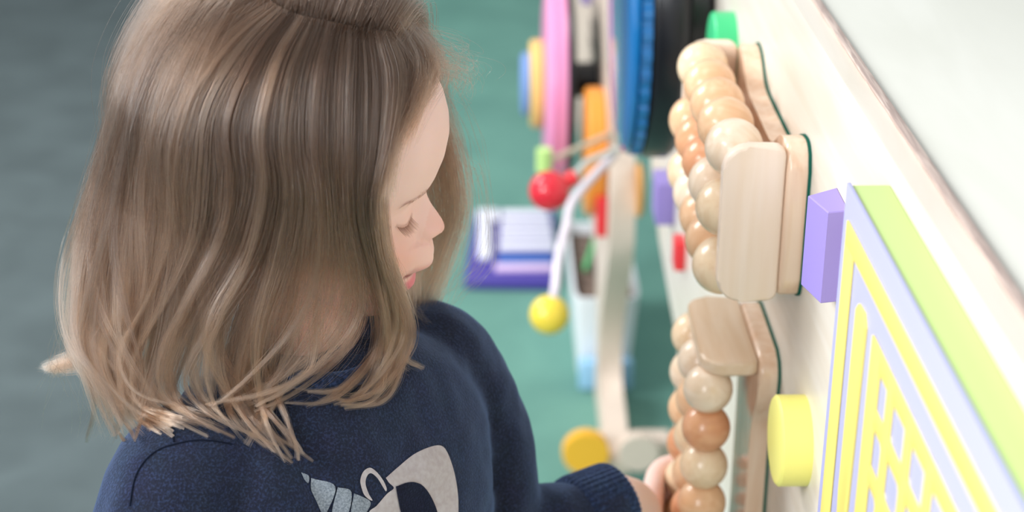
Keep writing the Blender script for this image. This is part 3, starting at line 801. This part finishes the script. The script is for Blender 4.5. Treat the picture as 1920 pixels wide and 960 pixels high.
hair['label'] = 'shoulder-length wavy light brown hair'

M_HAIR = bpy.data.materials.new('hair'); M_HAIR.use_nodes = True
N, L = M_HAIR.node_tree.nodes, M_HAIR.node_tree.links
N.remove(N['Principled BSDF'])
hb = N.new('ShaderNodeBsdfHairPrincipled'); hb.model = 'CHIANG'; hb.parametrization = 'COLOR'
hi = N.new('ShaderNodeHairInfo'); ra = N.new('ShaderNodeValToRGB'); ra2 = N.new('ShaderNodeValToRGB')
ra.color_ramp.elements[0].color = (*hx('2a1e18'), 1); ra.color_ramp.elements[1].color = (*hx('604a3b'), 1)
ra.color_ramp.elements[0].position = .15; ra.color_ramp.elements[1].position = .85
ra2.color_ramp.elements[0].color = (*hx('3c2c24'), 1); ra2.color_ramp.elements[1].color = (*hx('ad866b'), 1)
mx = N.new('ShaderNodeMix'); mx.data_type = 'RGBA'
mr = N.new('ShaderNodeMapRange'); mr.inputs['From Min'].default_value = .4; mr.inputs['From Max'].default_value = 1.0
tn = N.new('ShaderNodeAttribute'); tn.attribute_name = 'tone'
ma = N.new('ShaderNodeMath'); ma.operation = 'MULTIPLY_ADD'; ma.inputs[1].default_value = .35
L.new(hi.outputs['Random'], ma.inputs[0]); L.new(tn.outputs['Fac'], ma.inputs[2])
L.new(ma.outputs[0], ra.inputs[0]); L.new(ma.outputs[0], ra2.inputs[0])
L.new(hi.outputs['Intercept'], mr.inputs['Value']); L.new(mr.outputs[0], mx.inputs[0])
L.new(ra.outputs[0], mx.inputs[6]); L.new(ra2.outputs[0], mx.inputs[7]); L.new(mx.outputs[2], hb.inputs['Color'])
hb.inputs['Roughness'].default_value = .17; hb.inputs['Radial Roughness'].default_value = .25; hb.inputs['Coat'].default_value = .3
L.new(hb.outputs[0], N['Material Output'].inputs['Surface'])

def curves_obj(name, P, rad, m, parent, tone=None):
    """P: (n, k, 3) points; rad: (n, k)"""
    n, k = P.shape[:2]
    cu = bpy.data.hair_curves.new(name); cu.add_curves([k] * n)
    cu.attributes['position'].data.foreach_set('vector', P.astype(np.float32).ravel())
    at_r = cu.attributes.get('radius') or cu.attributes.new('radius', 'FLOAT', 'POINT')
    at_r.data.foreach_set('value', rad.astype(np.float32).ravel())
    if tone is not None: cu.attributes.new('tone', 'FLOAT', 'CURVE').data.foreach_set('value', tone.astype(np.float32))
    cu.materials.append(m)
    o = bpy.data.objects.new(name, cu); COL.objects.link(o); o.parent = parent
    return o

# how far the skin and cloth lie from the camera side, so that locks rest on them
pb = BVHTree.FromPolygons([v.co.copy() for v in me.vertices], [tuple(p.vertices) for p in me.polygons])
GS = 6; gx0, gy0 = 60, -60; gw, gh = 150, 180
GRID = np.full((gh, gw), 9.0)
for j in range(gh):
    for i in range(gw):
        r = ray(gx0 + i * GS, gy0 + j * GS); ln = r.length; dn = r / ln
        for T in (BV, pb):
            h_ = T.ray_cast(CAM_LOC, dn)
            if h_[0] is not None: GRID[j, i] = min(GRID[j, i], h_[3] / ln)
RAYX, RAYY, RAYF = np.array(CR), np.array(CU), np.array(CF)
def rays(px, py): return ((px - 960) / FPX)[..., None] * RAYX + ((480 - py) / FPX)[..., None] * RAYY + RAYF
CL = np.array(CAM_LOC); HOa = np.array(HO); HMa = np.array(HM)
def near_points(px, py, sink):
    """points on the near surface of the hair seen at px, py; sink pushes them inwards (m)"""
    R_ = rays(px, py); y = np.full(px.shape, -.07)
    for _ in range(14):
        t = (HOa[1] + y) / R_[..., 1]; W3 = CL + R_ * t[..., None]
        l = (W3 - HOa) @ HMa
        zu = np.maximum(l[..., 2] - .015, 0)
        dz = np.maximum(-.03 - l[..., 2], 0)
        q = 1 - ((l[..., 0] + .006) / (.112 + .05 * dz)) ** 2 - (zu / .108) ** 2
        H = (.087 + .10 * dz) * np.sqrt(np.maximum(q, .004)) - sink
        y = .5 * y + .5 * (-H)
    t = (HOa[1] + y) / R_[..., 1]
    gi = np.clip((px - gx0) / GS, 0, gw - 1.01); gj = np.clip((py - gy0) / GS, 0, gh - 1.01)
    i0, j0 = gi.astype(int), gj.astype(int); G = np.minimum(np.minimum(GRID[j0, i0], GRID[j0, i0 + 1]), np.minimum(GRID[j0 + 1, i0], GRID[j0 + 1, i0 + 1]))
    lim = G - .0025 - np.clip(.012 - sink, 0, .012) * .5
    t = np.minimum(t, lim)
    return CL + R_ * t[..., None]

GUIDES = [
 [(470, -40), (330, 0), (250, 90), (212, 210), (176, 360), (152, 500), (146, 640), (180, 750), (158, 822)],
 [(480, -25), (365, 15), (275, 110), (236, 250), (204, 400), (175, 540), (168, 660), (205, 760), (238, 822)],
 [(498, -8), (405, 50), (315, 150), (268, 290), (252, 420), (238, 560), (215, 670), (238, 760), (310, 800)],
 [(520, 10), (440, 80), (365, 190), (335, 320), (322, 440), (280, 560), (245, 660), (270, 750), (345, 788)],
 [(540, 20), (475, 100), (422, 220), (424, 340), (405, 440), (340, 560), (300, 660), (310, 750), (400, 795)],
 [(562, 28), (510, 115), (476, 240), (482, 350), (455, 470), (405, 580), (372, 680), (385, 760), (450, 830)],
 [(590, 34), (550, 130), (534, 260), (545, 370), (525, 500), (485, 620), (468, 720), (492, 800), (550, 868)],
 [(620, 40), (594, 140), (586, 270), (598, 390), (592, 510), (560, 610), (510, 690), (450, 740), (380, 765)],
 [(650, 46), (640, 140), (638, 280), (645, 400), (655, 510), (650, 600), (610, 680), (545, 735), (470, 770)],
 [(680, 51), (685, 150), (682, 280), (676, 400), (695, 500), (715, 590), (700, 670), (650, 735), (585, 730)],
 [(708, 56), (728, 150), (718, 270), (700, 380), (712, 480), (742, 570), (752, 660), (700, 740), (625, 765)],
 [(732, 62), (762, 135), (748, 235), (718, 350), (722, 440), (745, 520), (768, 600), (752, 665), (790, 690)]]
K = 30
GD = np.array([spline(gd, K) for gd in GUIDES])               # (12, K, 2)
def guide(a):
    """flow line for a in 0..11, interpolated"""
    a = np.clip(a, 0, len(GUIDES) - 1.001); i = a.astype(int); f = (a - i)[:, None, None]
    f = f * f * (3 - 2 * f) * .35 + f * .65
    return GD[i] * (1 - f) + GD[i + 1] * f
sK = np.linspace(0, 1, K)
def smooth_noise(n, amp, freq):                                # (n, K) random smooth curves
    ph = RNG.uniform(0, 6.28, (n, 3)); fr = freq * RNG.uniform(.6, 1.5, (n, 3)); am = RNG.normal(size=(n, 3)) * amp / 1.7
    return sum(am[:, [k]] * np.sin(6.28 * fr[:, [k]] * sK + ph[:, [k]]) for k in range(3))
def resample(C2, s1):
    """keep the part of each curve from 0 to s1, still K points"""
    n = len(C2); out = np.empty_like(C2); q = sK[None] * s1[:, None] * (K - 1); i = np.minimum(q.astype(int), K - 2); f = (q - i)[..., None]
    r = np.arange(n)[:, None]; return C2[r, i] * (1 - f) + C2[r, i + 1] * f
ALL, RAD, TONE = [], [], []
def locks(nl, per, sink_lo, sink_hi, a_lo=0, a_hi=11, spread=.32, wave=9., tight=.8, length=(.82, 1.04), rad_=.00009, fly=0., wgt=None, gap=False):
    la = RNG.uniform(a_lo, a_hi, nl) if wgt is None else RNG.choice(np.linspace(a_lo, a_hi, 200), nl, p=wgt / wgt.sum()) + RNG.normal(size=nl) * .03
    lp = guide(la)                                             # lock centre lines
    ramp = np.clip((sK - .30) / .45, 0, 1) ** 1.3
    lw = np.stack([smooth_noise(nl, wave, 1.05), smooth_noise(nl, wave * .4, 1.0)], -1) * ramp[None, :, None] * np.clip((11.3 - la) / 1.6, .25, 1)[:, None, None]
    lw[..., 0] += 15 * np.sin(6.28 * 1.25 * sK[None] + 1.1 * la[:, None]) * ramp * np.clip((11 - la) / 2, .3, 1)[:, None]
    lp = lp + lw
    ls = RNG.uniform(sink_lo, sink_hi, nl); ll = RNG.uniform(*length, nl)
    if gap: ll = np.where((la > 6.6) & (la < 10), np.minimum(ll, .50), ll)
    idx = np.repeat(np.arange(nl), per); n = len(idx)
    sa = la[idx] + RNG.normal(size=n) * spread
    own = guide(sa) + lw[idx] * .6
    cl = (tight * np.clip((sK - .12) / .75, 0, 1) ** .8)[None, :, None]
    P2 = own * (1 - cl) + lp[idx] * cl
    wid = RNG.normal(size=(n, 1)) * (5.5 - 4.0 * np.clip((sK - .5) / .5, 0, 1))
    tan = np.gradient(P2, axis=1); nrm = np.stack([-tan[..., 1], tan[..., 0]], -1); nrm /= np.maximum(np.linalg.norm(nrm, axis=-1, keepdims=True), 1e-6)
    P2 = P2 + nrm * (wid + smooth_noise(n, .9 + fly, 2.5) * np.clip(sK * 3, 0, 1))[..., None]
    P2 = resample(P2, np.clip(ll[idx] + RNG.normal(size=n) * .035, .3, 1.0))
    d_in = ls[idx][:, None] + RNG.normal(size=(n, 1)) * .0022 + smooth_noise(nl, .004, 1.2)[idx] * ramp
    d_in = d_in + .0035 * (wid / 6) ** 2 * .5                    # each lock is rounded
    TONE.append(np.clip(RNG.beta(1.3, 1.6, nl)[idx] * .8, 0, 1))
    ALL.append(near_points(P2[..., 0], P2[..., 1], d_in)); RAD.append(np.repeat((rad_ * (1 - .6 * sK ** 3))[None], n, 0))
# under layers first, then the outer locks
locks(120, 42, .012, .026, spread=.42, wave=12, tight=.85, length=(.55, .86), gap=True)
wg = np.ones(200); q_ = np.linspace(0, 11, 200); wg[(q_ > 6.6) & (q_ < 9.6)] = .28
locks(92, 62, -.002, .012, spread=.27, wave=33, tight=.92, length=(.84, 1.08), wgt=wg)
locks(60, 42, -.007, .002, spread=.20, wave=36, tight=.945, length=(.80, 1.06), wgt=wg)
locks(300, 22, .001, .006, spread=.5, wave=3, tight=.1, length=(.40, .60))          # smooth crown
locks(90, 3, -.010, .008, spread=.8, wave=26, tight=.1, fly=7, rad_=.00004)         # loose single hairs
locks(60, 3, -.006, .008, a_lo=-.0, a_hi=.5, spread=.3, wave=30, tight=.0, fly=10, rad_=.00004)
near = np.concatenate(ALL); nearR = np.concatenate(RAD); nearT = np.concatenate(TONE)
# far side: the same growth mirrored across the parting, a little different
sel = RNG.choice(len(near), 7000, replace=False)
l = (near[sel] - HOa) @ HMa
l[..., 1] = -l[..., 1] + .004
st0 = ((near[sel][:, :1] - HOa) @ HMa); wb = np.clip(sK / .30, 0, 1); wb = (wb * wb * (3 - 2 * wb))[None, :, None]
l = st0 * (1 - wb) + l * wb
ce = np.array([-.006, 0, .012]); rr_ = np.sqrt((((l - ce) / np.array([.098, .078, .098])) ** 2).sum(-1)); up_ = l[..., 2] > .0
l = np.where((up_ & (rr_ < 1))[..., None], ce + (l - ce) / np.maximum(rr_, .2)[..., None], l)
l = l + np.stack([smooth_noise(len(sel), .003, 1.2) for _ in range(3)], -1) * sK[None, :, None]
far_ = l @ HMa.T + HOa
# back of the head: locks falling from the crown to the nape
def free_locks(guides3, per, spread3, tipspread, rad_=.00007, fly=.0006):
    out = []
    for G3 in guides3:
        c = spline(G3, K); n = per
        off = RNG.normal(size=(n, 1, 3)) * (spread3 * (1 - sK) + tipspread * sK)[None, :, None]
        p = c[None] + off + np.stack([smooth_noise(n, fly, 2.) for _ in range(3)], -1) * np.clip(sK * 3, 0, 1)[None, :, None]
        out.append(p)
    return np.concatenate(out)
G3 = []
for k in range(34):
    t = math.radians(-70 + 140 * k / 33); jit = RNG.normal(size=2) * .006
    P_l = [(-.03, .01 * math.sin(t), .108), (-.03 - .055 * math.cos(t), .05 * math.sin(t), .094), (-.03 - .078 * math.cos(t), .084 * math.sin(t), .03)]
    w3 = [np.array(head_w(p)) for p in P_l]
    b_ = w3[-1]; dv = np.array([-.004 * math.cos(t), .004 * math.sin(t), 0])
    w3 += [b_ + dv + [0, 0, -.06], b_ + dv * 1.5 + [jit[0], jit[1], -.11], b_ + dv * 2 + [-.01 + jit[0] * 2, jit[1] * 2, -.155 + RNG.uniform(-.012, .012)]]
    G3.append(w3)
back_ = free_locks(G3, 110, .006, .0035)
# hair hanging beyond the face on the far side, and the wisps over the forehead (seen against the carpet)
def far_pt(px, py, yl):
    r = rays(np.array(float(px)), np.array(float(py))); return CL + r * ((HOa[1] + yl) / r[1])
FG = []
for dx, ys, e in ((0, .060, 0), (8, .066, 10), (16, .070, -8), (-10, .064, 12), (-22, .060, 0), (-34, .058, -12), (-46, .055, 5), (-14, .072, 20), (-28, .070, -15), (5, .074, 25)):
    FG.append([far_pt(705 + dx * .3, 30, .004), far_pt(790 + dx * .6, 90, .03), far_pt(806 + dx, 190, ys), far_pt(836 + dx, 290, ys + .006), far_pt(850 + dx, 390, ys + .008), far_pt(828 + dx * 1.1, 470, ys + .008), far_pt(790 + dx + e, 560, ys), far_pt(752 + dx * 1.3 + e, 640, ys - .01)])
ff_ = free_locks(FG, 95, .0045, .0042)
WG = []
for k in range(14):
    x0, u = 560 + 13 * k, RNG.uniform(0, 1)
    WG.append([far_pt(x0, 22 + (x0 - 560) * .2, .0), far_pt(x0 + 55, 16 + (x0 - 560) * .25 + 8 * u, .014), far_pt(min(x0 + 110, 838), 50 + 40 * u + (x0 - 560) * .2, .022), far_pt(848 + 18 * u, 100 + 35 * u, .030), far_pt(850 + 10 * u, 128 + 40 * u, .034)])
wi_ = free_locks(WG, 14, .006, .007, fly=.0022)
# the flicked-out tuft at the back of the neck
TG = [[far_pt(215, 560 + 5 * k, -.02), far_pt(190, 620 + 4 * k, -.02), far_pt(150, 664 + 3 * k, -.02), far_pt(112, 680 + 2 * k, -.02), far_pt(80 + 6 * k, 688 + 3 * k, -.02)] for k in range(5)]
tu_ = free_locks(TG, 90, .005, .0015)
# hair combed from the parting over to the far side
px_p = np.array([470, 520, 560, 600, 640, 680, 710, 735.]); py_p = np.array([-20, 12, 26, 36, 45, 52, 57, 64.])
TG2, spr = [], []
for k in range(70):
    u = RNG.uniform(0, 1); x_ = np.interp(u, np.linspace(0, 1, 8), px_p); y_ = np.interp(u, np.linspace(0, 1, 8), py_p)
    s_ = near_points(np.array([x_]), np.array([y_]), np.array([-.001]))[0]; l_ = (s_ - HOa) @ HMa
    q = math.sqrt(max(.05, 1 - ((l_[0] + .006) / .112) ** 2)); th0 = math.asin(max(-.95, min(.95, l_[1] / (.086 * q))))
    pts = [s_]
    for j in range(1, 6):
        th = th0 + (1.45 - th0) * j / 5; sw = -.004 * j + .010 * u * j
        pts.append(np.array(head_w((l_[0] + sw, .087 * q * math.sin(th), .015 + .107 * q * math.cos(th)))))
    e_ = pts[-1]; pts += [e_ + [0, .004, -.05], e_ + [0, .004, -.10], e_ + [-.004, 0, -.15]]
    TG2.append(pts)
top_ = free_locks(TG2, 60, .004, .005)
# soft wisps leaving the front hairline on the near side
HG = [[far_pt(735 + 6 * k, 62 + 5 * k, -.03 + .002 * k), far_pt(770 + 3 * k, 120 + 6 * k, -.038), far_pt(768 - 2 * k, 190 + 5 * k, -.052), far_pt(744 - 2 * k, 262, -.066), far_pt(726, 350 + 4 * k, -.078)] for k in range(7)]
HG += [[far_pt(700 + 9 * k, 40 + 4 * k, -.012), far_pt(760 + 5 * k, 74 + 4 * k, -.012 - .001 * k), far_pt(800 + 1.5 * k, 112 + 4 * k, -.020), far_pt(800 - 2 * k, 150 + 6 * k, -.034), far_pt(778 - 2 * k, 215 + 6 * k, -.054)] for k in range(10)]
hw_ = free_locks(HG, 50, .0045, .0022)
fl_ = []
for k in range(46):                                            # long loose hairs off the back and the front
    if k < 34:
        y0 = RNG.uniform(150, 520); x0 = 235 - (y0 - 150) * .16; w_ = RNG.uniform(20, 85)
        fl_.append([far_pt(x0 + 20, y0 - 90, -.03), far_pt(x0 - 5, y0, -.03), far_pt(x0 - w_ * .5, y0 + 90, -.03), far_pt(x0 - w_, y0 + 190, -.03), far_pt(x0 - w_ * 1.1 + RNG.uniform(-20, 40), y0 + RNG.uniform(230, 300), -.03)])
    else:
        w_ = RNG.uniform(15, 70)
        fl_.append([far_pt(800, 80 + 8 * (k - 34), .03), far_pt(850 + w_ * .3, 200 + 12 * (k - 34), .05), far_pt(865 + w_ * .6, 330, .06), far_pt(850 + w_, 430 + w_, .06), far_pt(815 + w_ * .4, 560, .05)])
fl_ = free_locks(fl_, 2, .002, .004, fly=.0015)
rest = np.concatenate([far_, top_, back_, ff_, wi_, tu_, hw_])
restR = np.repeat((.00007 * (1 - .6 * sK ** 3))[None], len(rest), 0)
P_all = np.concatenate([near, rest, fl_]); R_all = np.concatenate([nearR, restR, np.full((len(fl_), K), .00006)])
T_all = np.concatenate([nearT, nearT[sel], np.repeat(RNG.uniform(.1, .6, 1 + (len(rest) - len(sel)) // 45), 45)[:len(rest) - len(sel)], RNG.uniform(.3, .7, len(fl_))])
st = curves_obj('strands', P_all, R_all, M_HAIR, hair, T_all); st['kind'] = 'stuff'

# ---- eyebrows and eyelashes
M_BROW = mat('brow_hair', 'a87f6a', .6)
def lash_set(name, n, rootf, dirf, ln, rad_):
    out = []
    for i in range(n):
        u = (i + RNG.uniform(-.4, .4)) / n
        for side in (-1, 1):
            y, z = rootf(u); x = float(surf(np.array(y), np.array(z))) + .1
            dv = np.array(dirf(u)); dv = dv / np.linalg.norm(dv); lu = ln * RNG.uniform(.7, 1.1)
            pts = [np.array([x, y, z]) + dv * lu * s_ + np.array([0, 0, -.5 * 0]) * s_ for s_ in np.linspace(0, 1, 5)]
            pts = [p + np.array([.25 * lu * (s_ ** 2) if name == 'eyelashes' else .15, 0, 0]) for p, s_ in zip(pts, np.linspace(0, 1, 5))]
            out.append([np.array(head_w((p[0] / 1000, side * p[1] / 1000, p[2] / 1000))) for p in pts])
    P = np.array(out); return curves_obj(name, P, np.repeat((rad_ * np.array([1, .95, .8, .6, .25]))[None], len(P), 0), M_BROW, person)
lash_set('eyelashes', 42, lambda u: (18.5 + 21.5 * u, -6.6 + 2.2 * ((18.5 + 21.5 * u - 29) / 11) ** 2), lambda u: (.9, .35 * (u - .2), -.75), 6.5, .00010)
lash_set('eyebrows', 170, lambda u: (10 + 33 * u, 13.5 + 4.0 * math.sin(math.pi * min(1, u * .9)) - 3.5 * u + RNG.normal() * (2.0 - 1.0 * u)), lambda u: (.15 - .5 * u, .8, .35 - .5 * u), 5.0, .00004)
